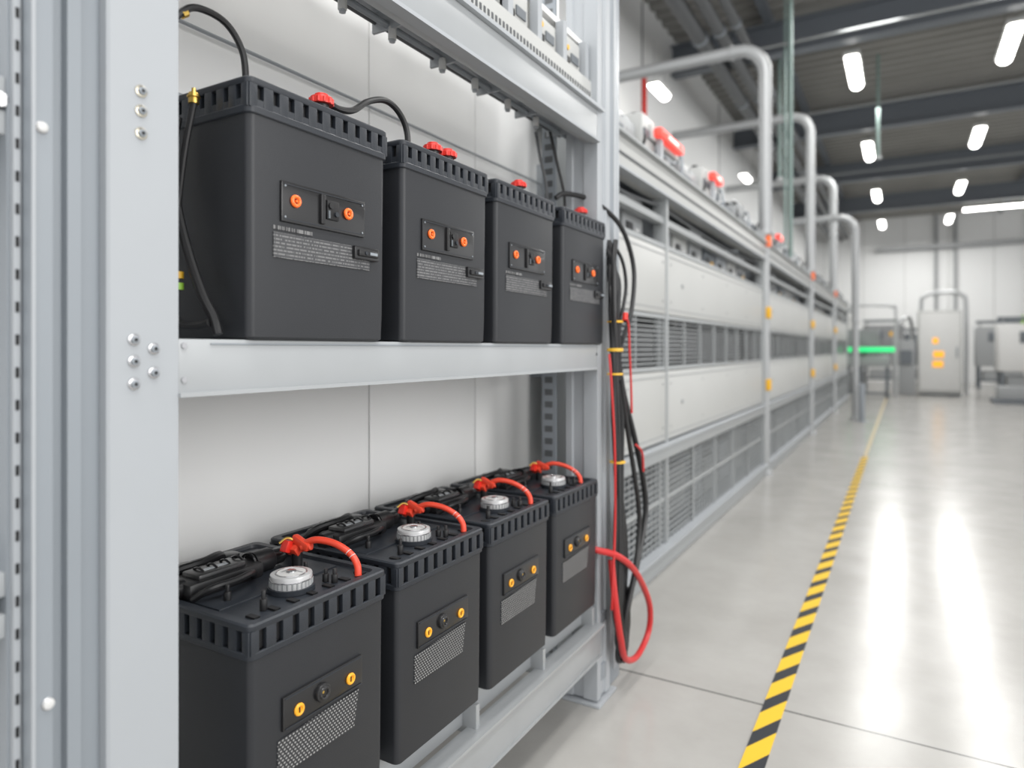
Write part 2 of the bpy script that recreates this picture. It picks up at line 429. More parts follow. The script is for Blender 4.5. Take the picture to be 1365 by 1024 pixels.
part("back_rail", rack, m)

nb = thing("storage_rack", "pale grey steel rack bay with slotted upright beside the battery rack", "rack", (-1.03, .44, 0))
m = M(); m.box(-1.05, -1.02, .4415, .450, 0, 3.1, M_steel); m.box(-1.06, -1.03, .438, .4415, 0, 3.1, M_steel2)
for k in range(70): m.box(-1.0202, -1.0193, .4435, .4480, .05+k*.0435, .064+k*.0435, M_dark)
part("upright", nb, m, "slotted grey upright")
m = M(); m.box(-1.22, -1.2, -.2, .62, .05, 3.1, M_panel); part("back_panel", nb, m)
for z in (1.70, 1.655, 1.04, .985):
    m = M(); m.box(-1.2, -1.06, -.2, .448, z-.012, z+.008, M_steel2, .002); m.box(-1.07, -1.035, -.2, .441, z-.02, z+.012, M_steel3, .002); part("shelf_beam", nb, m)
m = M(); m.cyl((-1.04, .43, 1.68), (1, 0, 0), .01, .01, M_chr, 14); part("bolt", nb, m)

# ------------------------------------------------------------------ batteries
def battery(W, H=.46, D=.42, lower=False, group=""):
    e = thing("battery", "", "battery", (0, 0, 0), group)
    m = M()
    def ring(i, z, r=.014): return rr(-D+i, -i, i, W-i, r, z)
    m.loft([ring(.014, 0), ring(.008, .005), ring(.0065, .06), ring(.0045, H-.06), ring(.0045, H-.05)], M_body)
    m.box(-.36, -.22, .001, .02, .02, H-.065, M_body, .003)
    m.box(-.41, -.365, -.004, .02, .02, H-.080, M_body, .003)
    body = part("case", e, m, world=False)
    lz = H-.064; m = M()
    m.loft([ring(.003, lz), ring(.001, lz+.002), ring(.0, lz+.012), ring(.001, lz+.014)], M_lid)
    m.loft([ring(.011, lz+.005), ring(.011, H-.008)], M_dark)
    m.loft([ring(.001, H-.013), ring(0, H-.011), ring(0, H-.003), ring(.003, H), ring(.018, H), ring(.020, H-.007)], M_lid)
    pitch = .0365 if lower else .0345; slot = .015 if lower else .0135
    def ribs(n, L, f):
        p = (L-.02)/n
        for i in range(n+1):
            c = .01+i*p; f(max(.004, c-(p-slot)/2), min(L-.004, c+(p-slot)/2))
    z0, z1 = lz+.010, H-.012
    if not lower:
        m.loft([ring(.0015, lz+.012), ring(.0012, lz+.026)], M_lid)
    nW = round((W-.02)/pitch); nD = round((D-.02)/pitch)
    ribs(nW, W, lambda a, b: (m.box(-.013, -.0005, a, b, z0, z1, M_lid, .0015), m.box(-D+.0005, -D+.013, a, b, z0, z1, M_lid)))
    ribs(nD, D, lambda a, b: (m.box(-b, -a, .0005, .013, z0, z1, M_lid, .0015), m.box(-b, -a, W-.013, W-.0005, z0, z1, M_lid)))
    for i in range(5): m.box(-D+.05, -D+.11, .04+i*(W-.11)/4, .07+i*(W-.11)/4, H-.008, H-.002, M_lid, .001)
    for i in range(7): m.box(-.055, -.03, .035+i*(W-.08)/6, .047+i*(W-.08)/6, H-.008, H-.003, M_dark)
    m.box(-.26, -.12, .03, W-.03, H-.008, H-.004, M_lid, .001)
    lid = part("lid", e, m, "slotted black lid with raised rim", world=False)
    cx = -.005
    if not lower:
        m = M(); m.box(cx-.004, cx+.005, .073, .292, .217, .292, M_gloss, .0025)
        m.box(cx+.004, cx+.006, .078, .287, .222, .2235, M_lid); m.box(cx+.004, cx+.006, .078, .287, .2855, .287, M_lid)
        for yy in (.081, .284):
            for zz in (.226, .283): m.cyl((cx+.005, yy, zz), (1, 0, 0), .0020, .0012, M_steel2, 10)
        pl = part("face_plate", e, m, "glossy black terminal plate", world=False)
        m = M(); m.box(cx+.003, cx+.011, .165, .176, .226, .284, M_blk, .002); m.box(cx+.003, cx+.009, .182, .214, .238, .276, M_dark, .002)
        m.cyl((cx+.009, .19, .265), (1, 0, 0), .006, .004, M_blk, 14); m.cyl((cx+.009, .205, .25), (1, 0, 0), .005, .004, M_lid, 14)
        m.box(cx+.009, cx+.011, .184, .188, .24, .255, M_mod)
        part("connector", pl, m, world=False)
        for yy in (.104, .241):
            m = M(); m.torus((cx+.008, yy, .258), (1, 0, 0), .0085, .0035, M_orange); m.cyl((cx+.004, yy, .258), (1, 0, 0), .0075, .003, M_dark, 16)
            m.cyl((cx+.006, yy, .258), (1, 0, 0), .0026, .005, M_orange, 10)
            part("terminal", pl, m, "orange ring terminal", world=False)
        m = M(); m.box(cx-.003, cx+.0015, .058, .31, .150, .196, M_text); m.box(cx-.003, cx+.0015, .058, .150, .2010, .2080, M_head)
        part("printed_label", e, m, "grey block of fine white print", world=False)
        m = M(); m.box(cx-.002, cx+.016, .265, .325, .176, .19, M_blk, .004); m.box(cx-.002, cx+.010, .258, .332, .170, .197, M_gloss, .003)
        m.cyl((cx+.015, .285, .183), (1, 0, 0), .004, .003, M_lid, 12); m.box(cx+.015, cx+.0175, .296, .318, .180, .186, M_steel2)
        part("latch", e, m, "small black catch", world=False)
        m = M(); m.cyl((-.06, .228, H-.006), (0, 0, 1), .016, .036, M_blk, 18)
        part("terminal_post", e, m, world=False)
        m = M(); m.cyl((-.06, .228, H+.027), (0, 0, 1), .024, .016, M_red, 24, bev=.005); m.cyl((-.06, .228, H+.043), (0, 0, 1), .014, .006, M_red, 16, bev=.002)
        for i in range(12):
            g = math.tau*i/12; m.cyl((-.06+.023*math.cos(g), .228+.023*math.sin(g), H+.028), (0, 0, 1), .003, .010, M_red, 8)
        part("terminal_cap", e, m, "bright red round cap", world=False)
    else:
        m = M(); m.box(cx-.004, cx+.006, .072, .278, .243, .305, M_gloss, .003)
        m.box(cx+.004, cx+.0075, .076, .274, .2455, .2475, M_lid); m.box(cx+.004, cx+.0075, .076, .274, .3005, .3025, M_lid)
        pl = part("face_plate", e, m, "glossy black terminal plate", world=False)
        m = M(); m.cyl((cx+.004, .165, .277), (1, 0, 0), .018, .010, M_blk, 20, bev=.003); m.torus((cx+.014, .165, .277), (1, 0, 0), .010, .0025, M_gloss)
        m.cyl((cx+.012, .160, .281), (1, 0, 0), .0028, .004, M_brass, 10)
        part("knob", pl, m, "black round knob", world=False)
        for yy in (.108, .242):
            m = M(); m.torus((cx+.008, yy, .270), (1, 0, 0), .0085, .0032, M_yel); m.cyl((cx+.004, yy, .270), (1, 0, 0), .0075, .004, M_yel, 16)
            m.box(cx+.008, cx+.0095, yy-.001, yy+.001, .264, .276, M_dark)
            part("terminal", pl, m, "amber round terminal", world=False)
        m = M(); m.add([(cx+.0015, .064, .165), (cx+.0015, .258, .162), (cx+.0015, .272, .236), (cx+.0015, .064, .230),
                        (cx-.004, .064, .165), (cx-.004, .258, .162), (cx-.004, .272, .236), (cx-.004, .064, .230)],
                       [[0, 1, 2, 3], [7, 6, 5, 4], [0, 4, 5, 1], [1, 5, 6, 2], [2, 6, 7, 3], [3, 7, 4, 0]], M_dots)
        part("vent_print", e, m, "pale dotted vent pattern", world=False)
        yc = .176
        m = M(); m.cyl((-.095, yc, H-.006), (0, 0, 1), .046, .010, M_lid, 32); m.cyl((-.095, yc, H+.004), (0, 0, 1), .041, .024, M_cap, 32, bev=.003)
        for i in range(28):
            g = math.tau*i/28; cc, ss = -.095+.0405*math.cos(g), yc+.0405*math.sin(g); m.box(cc-.0016, cc+.0016, ss-.0016, ss+.0016, H+.005, H+.016, M_grill)
        m.torus((-.095, yc, H+.018), (0, 0, 1), .041, .0015, M_chr, 32, 6)
        m.torus((-.095, yc, H+.028), (0, 0, 1), .030, .0016, M_chr, 28, 6); m.cyl((-.095, yc, H+.028), (0, 0, 1), .028, .001, M_wht, 24); m.cyl((-.095, yc, H+.028), (0, 0, 1), .010, .004, M_chr, 20, bev=.001)
        m.box(-.112, -.108, yc-.012, yc+.012, H+.029, H+.0296, M_grill); m.box(-.090, -.072, yc+.008, yc+.011, H+.029, H+.0296, M_grill)
        part("filler_cap", e, m, "silvery white knurled filler cap", world=False)
        m = M()
        m.box(-.275, -.200, .025, .20, H-.006, H+.028, M_blk, .012); m.box(-.265, -.208, .05, .16, H+.022, H+.038, M_gloss, .007)
        m.cyl((-.238, .195, H+.016), (0, 1, 0), .025, .05, M_blk, 18, bev=.006); m.cyl((-.238, .24, H+.016), (0, 1, 0), .018, .035, M_gloss, 18, bev=.004)
        m.cyl((-.238, .005, H+.014), (0, 1, 0), .018, .03, M_blk, 16); m.torus((-.238, .188, H+.016), (0, 1, 0), .024, .003, M_gloss, 20, 6)
        for i in range(4): m.torus((-.238, .07+.03*i, H+.018), (0, 1, 0), .025, .0025, M_gloss, 18, 6)
        m.tube([(-.238, .26, H+.016), (-.245, .30, H+.024), (-.27, .33, H+.016), (-.30, .34, H-.004)], .014, M_blk)
        m.box(-.35, -.29, .06, .24, H-.006, H+.018, M_blk, .008); m.cyl((-.318, .10, H+.012), (0, 0, 1), .022, .018, M_gloss, 18, bev=.004); m.cyl((-.318, .2, H+.012), (0, 0, 1), .022, .014, M_gloss, 18, bev=.004)
        m.tube([(-.33, .03, H), (-.30, .05, H+.026), (-.285, .11, H+.034), (-.31, .17, H+.030), (-.35, .2, H)], .010, M_blk)
        m.tube([(-.20, .03, H), (-.17, .05, H+.02), (-.165, .10, H+.022), (-.18, .15, H+.02), (-.20, .17, H+.005)], .007, M_blk)
        m.box(-.237, -.225, .07, .130, H+.0375, H+.0388, M_steel)
        part("connector_block", e, m, "black moulded cable connector", world=False)
        for (x, y, h) in ((-.055, .075, .03), (-.05, .25, .022), (-.07, .245, .02), (-.15, .07, .025), (-.14, .255, .02)):
            m = M(); m.cyl((x, y, H-.006), (0, 0, 1), .007, .006+h*.5, M_blk, 12, bev=.001); m.cyl((x, y, H+h*.5), (0, 0, 1), .004, h*.5, M_blk, 10, bev=.001)
            part("terminal_post", e, m, world=False)
        m = M(); m.box(-.215, -.178, .262, .290, H+.024, H+.048, M_ored, .006, rot=('X', .6)); m.box(-.20, -.15, .268, .284, H+.042, H+.060, M_ored, .005, rot=('Y', .35))
        m.box(-.212, -.192, .250, .266, H+.030, H+.056, M_red, .004, rot=('X', -.4)); m.cyl((-.172, .276, H+.042), (1, .3, .25), .0105, .022, M_ored, 14, bev=.002)
        m.cyl((-.19, .277, H-.006), (0, 0, 1), .012, .040, M_blk, 14)
        m.tube([(-.215, .25, H+.050), (-.205, .262, H+.060), (-.195, .27, H+.056)], .003, M_brass)
        part("terminal_clip", e, m, "red clip on the terminal", world=False)
        m = M(); m.tube([(-.172, .276, H+.048), (-.14, .285, H+.060), (-.10, .300, H+.054), (-.062, .308, H+.036), (-.040, .306, H+.016), (-.034, .303, H-.006)], .0075, M_ored, k=12)
        for p, ax in (((-.066, .3075, H+.0385), (.8, .1, -.6)), ((-.055, .308, H+.0315), (.7, 0, -.7))): m.torus(p, ax, .0073, .0008, M_wht, 14, 5)
        part("jumper_cable", e, m, "short arched orange-red cable", world=False)
    return e

UP = "black batteries on the upper shelf"; LO = "black batteries on the lower shelf"
bu = battery(.368, group=UP); bu.location = (-.98, .779, 1.366)
bu["label"] = "black battery with orange terminals, red cap and fine print"
ul = [bu] + [clone(bu, (-.98, y, 1.366)) for y in (1.195, 1.602, 2.030)]
for ch in list(ul[1].children):
    if ch.name.startswith("terminal_cap") or ch.name.startswith("terminal_post"):
        c = ch.copy(); COL.objects.link(c); c.parent = ul[1]; c.location = (0, .028, 0); ch.location = (0, -.036, 0)
ul[1]["label"] = "black battery with orange terminals and two red caps"
for ch in ul[3].children:
    if ch.name.startswith("terminal_cap") or ch.name.startswith("terminal_post"): ch.location = (0, .04, 0)
bl = battery(.356, lower=True, group=LO); bl.location = (-.97, .774, .413)
bl["label"] = "black battery with silvery filler cap and arched red cable"
for k, y in enumerate((1.166, 1.553, 1.946)):
    c = clone(bl, (-.97, y, .413))
    for ch in c.children:   # each lead sits a little differently
        if ch.name.startswith("jumper_cable") or ch.name.startswith("terminal_clip"):
            ch.location = (0, (.006, -.012, -.030)[k], (.46*(1-(.965, 1.015, .985)[k]))); ch.scale = (1, 1, (.965, 1.015, .985)[k])

# ------------------------------------------------------------------ cables
def cable(pts, r, m_, label, group=None, name="power_cable", extra=None):
    m = M(); P = [(x, y, H0+z) for x, y, z in pts]; m.tube(P, r, m_)
    if extra: extra(m)
    return single(name, label, "cable", m, P[0], group)
cable([(-1.12, .655, .44), (-1.11, .69, .53), (-1.1, .729, .585), (-1.1, .765, .613), (-1.1, .824, .611), (-1.1, .862, .57), (-1.1, .870, .505), (-1.1, .870, .476)], .0065, M_blk,
      "black cable arching from behind the upright into a battery", extra=lambda m: (m.cyl((-1.1, .735, H0+.588), (0, 1, .8), .0075, .012, M_brass, 12),))
cable([(-1.04, 1.02, .515), (-1.045, 1.06, .512), (-1.06, 1.12, .530), (-1.08, 1.19, .575), (-1.08, 1.25, .597), (-1.08, 1.30, .585), (-1.08, 1.333, .545), (-1.08, 1.337, .476)], .0075, M_blk,
      "black cable arching between two batteries from a red cap")
m = M(); m.cyl((-1.09, .752, H0+.435), (0, 0, 1), .009, .02, M_brass, 16, bev=.003); m.torus((-1.09, .752, H0+.447), (0, 0, 1), .009, .0025, M_brass); m.cyl((-1.09, .752, H0+.45), (0, 0, 1), .004, .012, M_brass, 10)
m.tube([(-1.09, .752, H0+.438), (-1.11, .747, H0+.35), (-1.13, .747, H0+.25)], .006, M_blk)
single("cable_gland", "brass cable gland beside the first upper battery", "connector", m, (-1.09, .752, H0+.44))
cable([(-1.14, .754, .42), (-1.15, .750, .36), (-1.14, .748, .289), (-1.12, .748, .22), (-1.09, .748, .15), (-1.06, .750, .09), (-1.04, .755, .055), (-1.03, .757, .025)], .0085, M_blk, "black cable hanging beside the upper battery", "cables beside the upper battery")
cable([(-1.12, .735, .40), (-1.13, .730, .25), (-1.125, .730, .15), (-1.13, .733, .08), (-1.11, .739, .045), (-1.07, .745, .04), (-1.04, .748, .045)], .007, M_blk, "black cable hanging beside the upper battery", "cables beside the upper battery",
      extra=lambda m: (m.cyl((-1.115, .740, H0+.105), (0, 0, 1), .0085, .012, M_grnp, 12), m.cyl((-1.115, .740, H0+.125), (0, 0, 1), .0085, .012, M_tie, 12)))
cable([(-1.12, 2.25, .56), (-1.1, 2.283, .58), (-1.05, 2.37, .575), (-1.0, 2.463, .535), (-.965, 2.55, .46), (-.95, 2.62, .32), (-.95, 2.59, .15), (-.95, 2.49, .03), (-.952, 2.44, -.03)], .0095, M_blk, "black cable looping out past the upright", "cable bundle")
cable([(-1.10, 2.36, .44), (-1.02, 2.45, .43), (-.965, 2.50, .37), (-.95, 2.53, .26), (-.95, 2.49, .14), (-.952, 2.45, .05), (-.955, 2.44, -.06)], .007, M_blk, "black cable looping out past the upright", "cable bundle")
for i in range(7):
    a = i*.9; r = .021 if i else 0; top = .36-.05*(i % 3)
    dx, dy = .5*r*math.cos(a), r*1.1*math.sin(a)
    sp_ = (-.05, -.03, 0, .05, .10, .03, -.01)[i]; lw = (.0, .03, .07, .02, .06, .01, .04)[i]
    wob = (.010, -.008, .006, .012, -.010, .005, -.006)[i]
    pts = [(-1.03+.01*i, 2.47, top+.06), (-.965+dx, 2.44+dy, top-.04), (-.957+dx, 2.43+dy+wob, .15), (-.957+dx, 2.435+dy*.8, -.02), (-.957+dx, 2.44+dy*.8, -.15),
           (-.955+dx, 2.45+dy-wob, -.28), (-.955+dx*.7, 2.462+dy*.8, -.44), (-.955+dx, 2.47+dy+sp_*.6, -.60), (-.955+dx, 2.475+dy+sp_, -.80), (-.955+dx, 2.465+dy+sp_*.9, -1.0), (-.955+dx, 2.485+dy, -1.13-lw), (-.96, 2.53+dy*.5, -1.16-lw), (-.965, 2.575-dy*.5, -1.10-lw), (-.965, 2.575, -.96)]
    cable(pts, .0125 if i % 2 else .0100, M_blk, "black power cable in a hanging bundle", "cable bundle")
cable([(-.95, 2.45, -.05), (-.95, 2.50, -.17), (-.94, 2.60, -.36), (-.94, 2.71, -.56), (-.94, 2.73, -.70), (-.94, 2.64, -.86), (-.945, 2.55, -1.0), (-.955, 2.51, -1.14)], .0120, M_blk, "thick black cable bulging out of the bundle", "cable bundle")
cable([(-.94, 2.45, -.12), (-.935, 2.50, -.30), (-.93, 2.57, -.50), (-.93, 2.63, -.70), (-.93, 2.57, -.90), (-.94, 2.50, -1.04), (-.955, 2.48, -1.16)], .010, M_blk, "thick black cable bulging out of the bundle", "cable bundle")
for z in (.10, -.01, -.10, -.44):
    m = M(); m.cyl((-.957, 2.432 if z > -.2 else 2.458, H0+z), (0, 0, 1), .031, .007 if z != -.01 else .012, M_tie if z != .10 else M_tag, 18, bev=.002)
    single("cable_tie", "yellow tie wrapped round the black cable bundle", "cable tie", m, (-.957, 2.435, H0+z), "yellow cable ties")
cable([(-1.03, 2.335, -.75), (-.985, 2.345, -.755), (-.94, 2.40, -.78), (-.92, 2.51, -.85), (-.92, 2.64, -.96), (-.92, 2.73, -1.08), (-.93, 2.74, -1.19), (-.94, 2.63, -1.25), (-.94, 2.50, -1.21), (-.93, 2.42, -1.10), (-.94, 2.39, -.95), (-.96, 2.40, -.80)], .0125, M_redc,
      "red cable swinging out in a large loop beside the upright", "red cables")
cable([(-.95, 2.38, -.98), (-.940, 2.365, -.87), (-.945, 2.40, -.667), (-.94, 2.385, -.377), (-.95, 2.375, -.12), (-.958, 2.375, -.02)], .0048, M_redc, "thin red cable running down the black bundle", "red cables")
cable([(-.92, 2.44, .13), (-.915, 2.465, .09), (-.915, 2.475, 0), (-.915, 2.49, -.12), (-.915, 2.50, -.25)], .0045, M_redc, "thin red cable running down the black bundle", "red cables",
      extra=lambda m: m.cyl((-.92, 2.44, H0+.11), (0, .3, 1), .010, .028, M_red, 12, bev=.003))
cable([(-.92, 2.56, -.38), (-.915, 2.62, -.42), (-.92, 2.65, -.50)], .0048, M_redc, "thin red cable running down the black bundle", "red cables")

# ------------------------------------------------------------------ long rack bays
def bay(L, y0, cuts, group):
    e = thing("equipment_rack", "off-white rack bay with door panels above wire grilles", "rack", (-1.3, y0, 0), group)
    def P(name, m, label=None):
        o = bpy.data.objects.new(name, m.mesh(name)); COL.objects.link(o); o.parent = e
        if label: o["label"] = label
        return o
    m = M()
    for z0, z1, d in ((.0, .13, .03), (.67, .76, .03), (1.215, 1.24, .01), (1.535, 1.56, .01), (1.97, 2.0, .01)): m.box(-.06, d, 0, L, z0, z1, M_rackst, .003)
    m.box(-.03, .06, 0, L, .12, .135, M_steel); m.box(-.03, .05, 0, L, .752, .765, M_steel)
    P("shelf_beam", m)
    m = M(); m.box(-.08, .03, 0, L, 2.29, 2.46, M_cream, .004); m.box(-.05, .06, 0, L, 2.46, 2.475, M_rackst)
    m.box(.03, .034, 0, L, 2.36, 2.375, M_seam); m.box(-.02, .045, 0, L, 2.285, 2.298, M_steel)
    m.box(-.05, .0, 0, L, 2.13, 2.17, M_rackst)
    P("top_beam", m)
    m = M(); m.box(-1.0, -.95, 0, L, 0, 2.4, M_grilm); m.box(-.95, -.06, 0, L, .08, .12, M_steel2); m.box(-.95, -.06, 0, L, 1.22, 1.235, M_steel2); m.box(-.95, -.06, 0, L, 1.975, 1.99, M_steel2); m.box(-1.0, -.08, 0, L, 2.42, 2.44, M_steel2)
    P("carcass", m, "grey sheet metal back and shelves")
    for i in range(len(cuts)-1):
        a, b = cuts[i]+.02, cuts[i+1]-.02
        m = M(); m.box(-.07, .018, a-.045, a-.005, 0, 2.45, M_rackst, .004); P("mullion", m)
        for z0, z1 in ((.78, 1.21), (1.565, 1.965)):
            m = M(); m.box(-.03, .012, a, b, z0, z1, M_cream, .003); m.box(.012, .014, a+.03, b-.03, z0+.03, z0+.036, M_grill); m.box(.012, .014, a+.03, b-.03, z1-.036, z1-.03, M_grill)
            m.box(.012, .018, a+.3, a+.34, (z0+z1)/2-.01, (z0+z1)/2+.015, M_grill, .003)
            nq = max(2, int((b-a)/.8))
            for q_ in range(nq+1):
                q = a+.06+q_*(b-a-.12)/nq
                for zq in (z0+.08, z1-.08): m.cyl((.012, q, zq), (1, 0, 0), .008, .003, M_grill, 10)
            P("door_panel", m, "off-white sheet metal door panel")
        m = M(); zz = 1.258
        while zz < 1.53: m.box(-.02, 0, a, b, zz, zz+.006, M_rackst); zz += .028
        k = a
        while k < b: m.box(-.024, .002, k, k+.01, 1.24, 1.535, M_rackst); k += .42
        m.box(-.25, -.2, a, b, 1.24, 1.5, M_grilm)
        P("grille", m, "slatted grey grille over a dark recess")
        m = M(); zz = .16
        while zz < .66: m.box(-.008, 0, a, b, zz, zz+.006, M_rackst); zz += .036
        k = a
        while k < b: m.box(-.010, -.002, k, k+.007, .135, .67, M_rackst); k += .075
        k = a+.6
        while k < b-.1: m.box(-.02, .008, k, k+.025, .135, .67, M_rackst); k += .65
        m.box(-.02, .006, a, b, .40, .425, M_rackst)
        m.box(-.5, -.45, a, b, .14, .66, M_grill)
        q = a+.05; kk = 0
        while q < b-.5:
            m.box(-.44, -.16, q, q+.42, .14, .42+.06*(kk % 3), (M_modl, M_grill)[kk % 2], .01); q += .52; kk += 1
        P("grille", m, "grey wire mesh grille over a recess")
        m = M(); q = a+.04; kk = 0
        while q < b-.35:
            hh = (.22, .17, .25, .19)[kk % 4]; m.box(-.6, -.09, q, q+.34, 2.0, 2.0+hh, (M_modl, M_mod, M_grill, M_cream)[(kk*3) % 4], .008)
            m.box(-.09, -.08, q+.05, q+.14, 2.04, 2.09, M_blk); m.box(-.09, -.083, q+.2, q+.26, 2.05, 2.07, M_tag if kk % 3 == 0 else M_wht); q += .42; kk += 1
        m.tube([(-.04, a, 2.25), (-.03, (a+b)/2, 2.21), (-.04, b, 2.25)], .010, M_duct)
        P("equipment_module", m)
        m = M(); q = a+.02; kk = 0
        while q < b-.2:
            wq = (.26, .16, .36, .2, .3)[kk % 5]; hh = (.12, .22, .09, .30, .17)[(kk*2) % 5]
            m.box(-.36, -.06-.03*(kk % 2), q, min(b, q+wq), 2.475, 2.475+hh, (M_cream, M_modl, M_cream, M_rackst, M_grill, M_mod)[(kk*5) % 6], .01)
            m.box(-.06-.03*(kk % 2), -.052-.03*(kk % 2), q+.03, q+.09, 2.49, 2.525, (M_tag, M_blk, M_wht, M_blk, M_redc)[kk % 5])
            m.box(-.06-.03*(kk % 2), -.050-.03*(kk % 2), q+.02, q+wq*.8, 2.475+hh*.55, 2.475+hh*.7, (M_mod, M_grill)[kk % 2])
            m.cyl((-.16, q+wq*.5, 2.475+hh), (0, 0, 1), .025, .05, (M_blk, M_wht)[kk % 2], 12, bev=.004)
            if kk % 2 == 0: m.tube([(-.1, q, 2.48), (-.05, q+.03, 2.62), (-.12, q+.2, 2.76), (-.2, q+.35, 2.55)], .010, (M_blk, M_steel2)[kk % 4 // 2])
            q += wq+.03; kk += 1
        m.tube([(-.02, a, 2.50), (-.01, (a+b)/2, 2.49), (-.02, b, 2.50)], .014, M_steel)
        P("top_module", m, "mixed pale electrical modules with cabling")
    m = M(); m.box(-.07, .032, L-.06, L+.005, 0, 2.6, M_rackst, .004); P("upright", m)
    return e
G = "equipment rack row"
bay(4.78, 2.75, (0, 1.4, 4.73), G)
b2 = bay(3.83, 7.72, (0, 3.78), G)
for y in (11.73, 15.74): clone(b2, (-1.3, y, 0))
for k, y in enumerate((3.2, 7.8, 11.8)):
    m = M(); L = 4.2 if k == 0 else 3.7
    m.loft([[(-2.0, yy, 2.95), (-1.69, yy, 2.84), (-1.66, yy, 2.90), (-1.85, yy, 3.12), (-2.0, yy, 3.14)] for yy in (y, y+L)], M_steel)
    m.box(-2.0, -1.9, y+.1, y+.18, 2.44, 3.0, M_steel2); m.box(-2.0, -1.9, y+L-.2, y+L-.12, 2.44, 3.0, M_steel2); m.box(-2.2, -2.0, y, y+L, 2.5, 3.3, M_cream, .01)
    for q in range(5): m.box(-1.70, -1.64, y+.3+q*.8, y+.5+q*.8, 2.86, 2.93, M_mod, .01)
    single("cable_duct", "sloped pale grey metal hood on top of the rack row", "duct", m, (-1.9, y, 2.44), "hoods over the rack row")
for (y, z, l) in ((4.05, 2.69, .5), (5.4, 2.72, .3), (8.6, 2.70, .3)):
    m = M(); m.box(-1.34, -1.29, y, y+l, z-.030, z+.030, M_redl, .015); m.box(-1.30, -1.286, y+l*.3, y+l*.7, z-.012, z+.012, M_pink, .003)
    m.box(-1.38, -1.34, y-.04, y+l+.04, z-.05, z+.04, M_cream, .01); m.box(-1.34, -1.31, y+.05, y+.1, 2.475, z, M_steel)
    single("signal_light", "glowing red rounded warning light on the rack top", "signal light", m, (-1.33, y, 2.475), "red warning lights")
m = M(); m.box(-3.5, -3.44, 10.0, 10.06, 4.9, 5.7, M_red); single("red_strip", "narrow vertical red marker on the wall", "sign", m, (-3.5, 10, 4.9))

def pipe(x, y, top, r, xl, rl, zl, tags=True, g="overhead pipes"):
    e = thing("overhead_pipe", "silver-grey bent pipe rising as a thin post in the rack row", "pipe", (x, y, 0), g)
    m = M(); R = .28; pts = [(x, y, zl), (x, y, top-R)]
    for i in range(1, 9):
        a = math.pi/2*i/8; pts.append((x-R+R*math.cos(a), y, top-R+R*math.sin(a)))
    pts.append((xl, y, top)); m.tube(pts, r, M_pipe, k=16, smooth=False); part("pipe", e, m)
    m = M(); m.tube([(x, y, 0), (x, y, zl+.02)], rl, M_pipe, k=16, smooth=False); part("post", e, m)
    for p, ax, rr_ in (((x, y, zl-.03), (0, 0, 1), r*1.2), ((x, y, 0), (0, 0, 1), rl*1.6), ((x-R-.05, y, top), (-1, 0, 0), r*1.15)):
        m = M(); m.cyl(p, ax, rr_, .05, M_pipe, 18, bev=.008); part("flange", e, m)
    if tags:
        for z, c in ((1.735, M_tag), (.965, M_tag), (2.50, M_orange)):
            m = M(); m.box(x+.01, x+rl+.012, y-.05, y+.05, z-.06, z+.06, c, .008); part("yellow_tag", e, m, "yellow tag on the post")
pipe(-1.29, 7.63, 4.60, .068, -3.49, .045, 2.6)
pipe(-1.29, 11.64, 5.07, .072, -3.49, .052, 2.6)
pipe(-1.29, 15.65, 4.95, .078, -3.49, .058, 2.6)
pipe(-.8, 14.3, 3.85, .065, -1.95, .058, 1.9, False)
m = M(); m.cyl((-.68, 14.1, 0), (0, 0, 1), .05, .70, M_steel2, 18, bev=.02); m.cyl((-.68, 14.1, 0), (0, 0, 1), .09, .02, M_steel2, 18)
single("bollard", "short grey bollard standing beside a pipe", "bollard", m, (-.68, 14.1, 0))

# ------------------------------------------------------------------ far machines
e = thing("control_cabinet", "white control cabinet with yellow labels and a tube frame", "cabinet", (.9, 23, 0))
m = M(); m.box(.33, 1.42, 22.9, 23.9, .06, 2.45, M_cream, .03); m.box(.4, 1.38, 22.95, 23.8, 0, .06, M_mod); part("cabinet_body", e, m)
m = M(); m.box(.38, 1.37, 22.87, 22.9, .15, 2.38, M_wht, .01); d = part("door", e, m)
m = M(); m.box(1.27, 1.31, 22.83, 22.87, 1.1, 1.4, M_steel2, .01); part("handle", d, m)
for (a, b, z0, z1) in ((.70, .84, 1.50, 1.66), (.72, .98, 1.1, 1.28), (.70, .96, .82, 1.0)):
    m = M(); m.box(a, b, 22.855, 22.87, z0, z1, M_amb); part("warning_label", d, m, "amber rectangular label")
m = M(); m.tube([(.45, 24.3, 0), (.45, 24.3, 2.6), (.55, 24.3, 2.95), (.8, 24.3, 3.05), (1.3, 24.3, 3.05), (1.5, 24.3, 2.95), (1.6, 24.3, 2.6), (1.6, 24.3, 0)], .06, M_pipe, sub=5)
part("tube_frame", e, m, "silver bent tube frame")
e = thing("pump_unit", "grey machine housing with bent pipe", "machine", (.0, 23.4, 0))
m = M(); m.box(-.15, .28, 22.9, 24.0, 0, 1.6, M_grill, .03); m.box(-.1, .2, 22.85, 22.9, .9, 1.3, M_mod); part("housing", e, m)
m = M(); m.tube([(-.25, 23, 0), (-.25, 23, 1.8), (-.1, 23, 2.15), (.1, 23.4, 2.3), (.2, 23.8, 2.0), (.2, 23.9, 1.5)], .055, M_pipe); part("pipe", e, m)
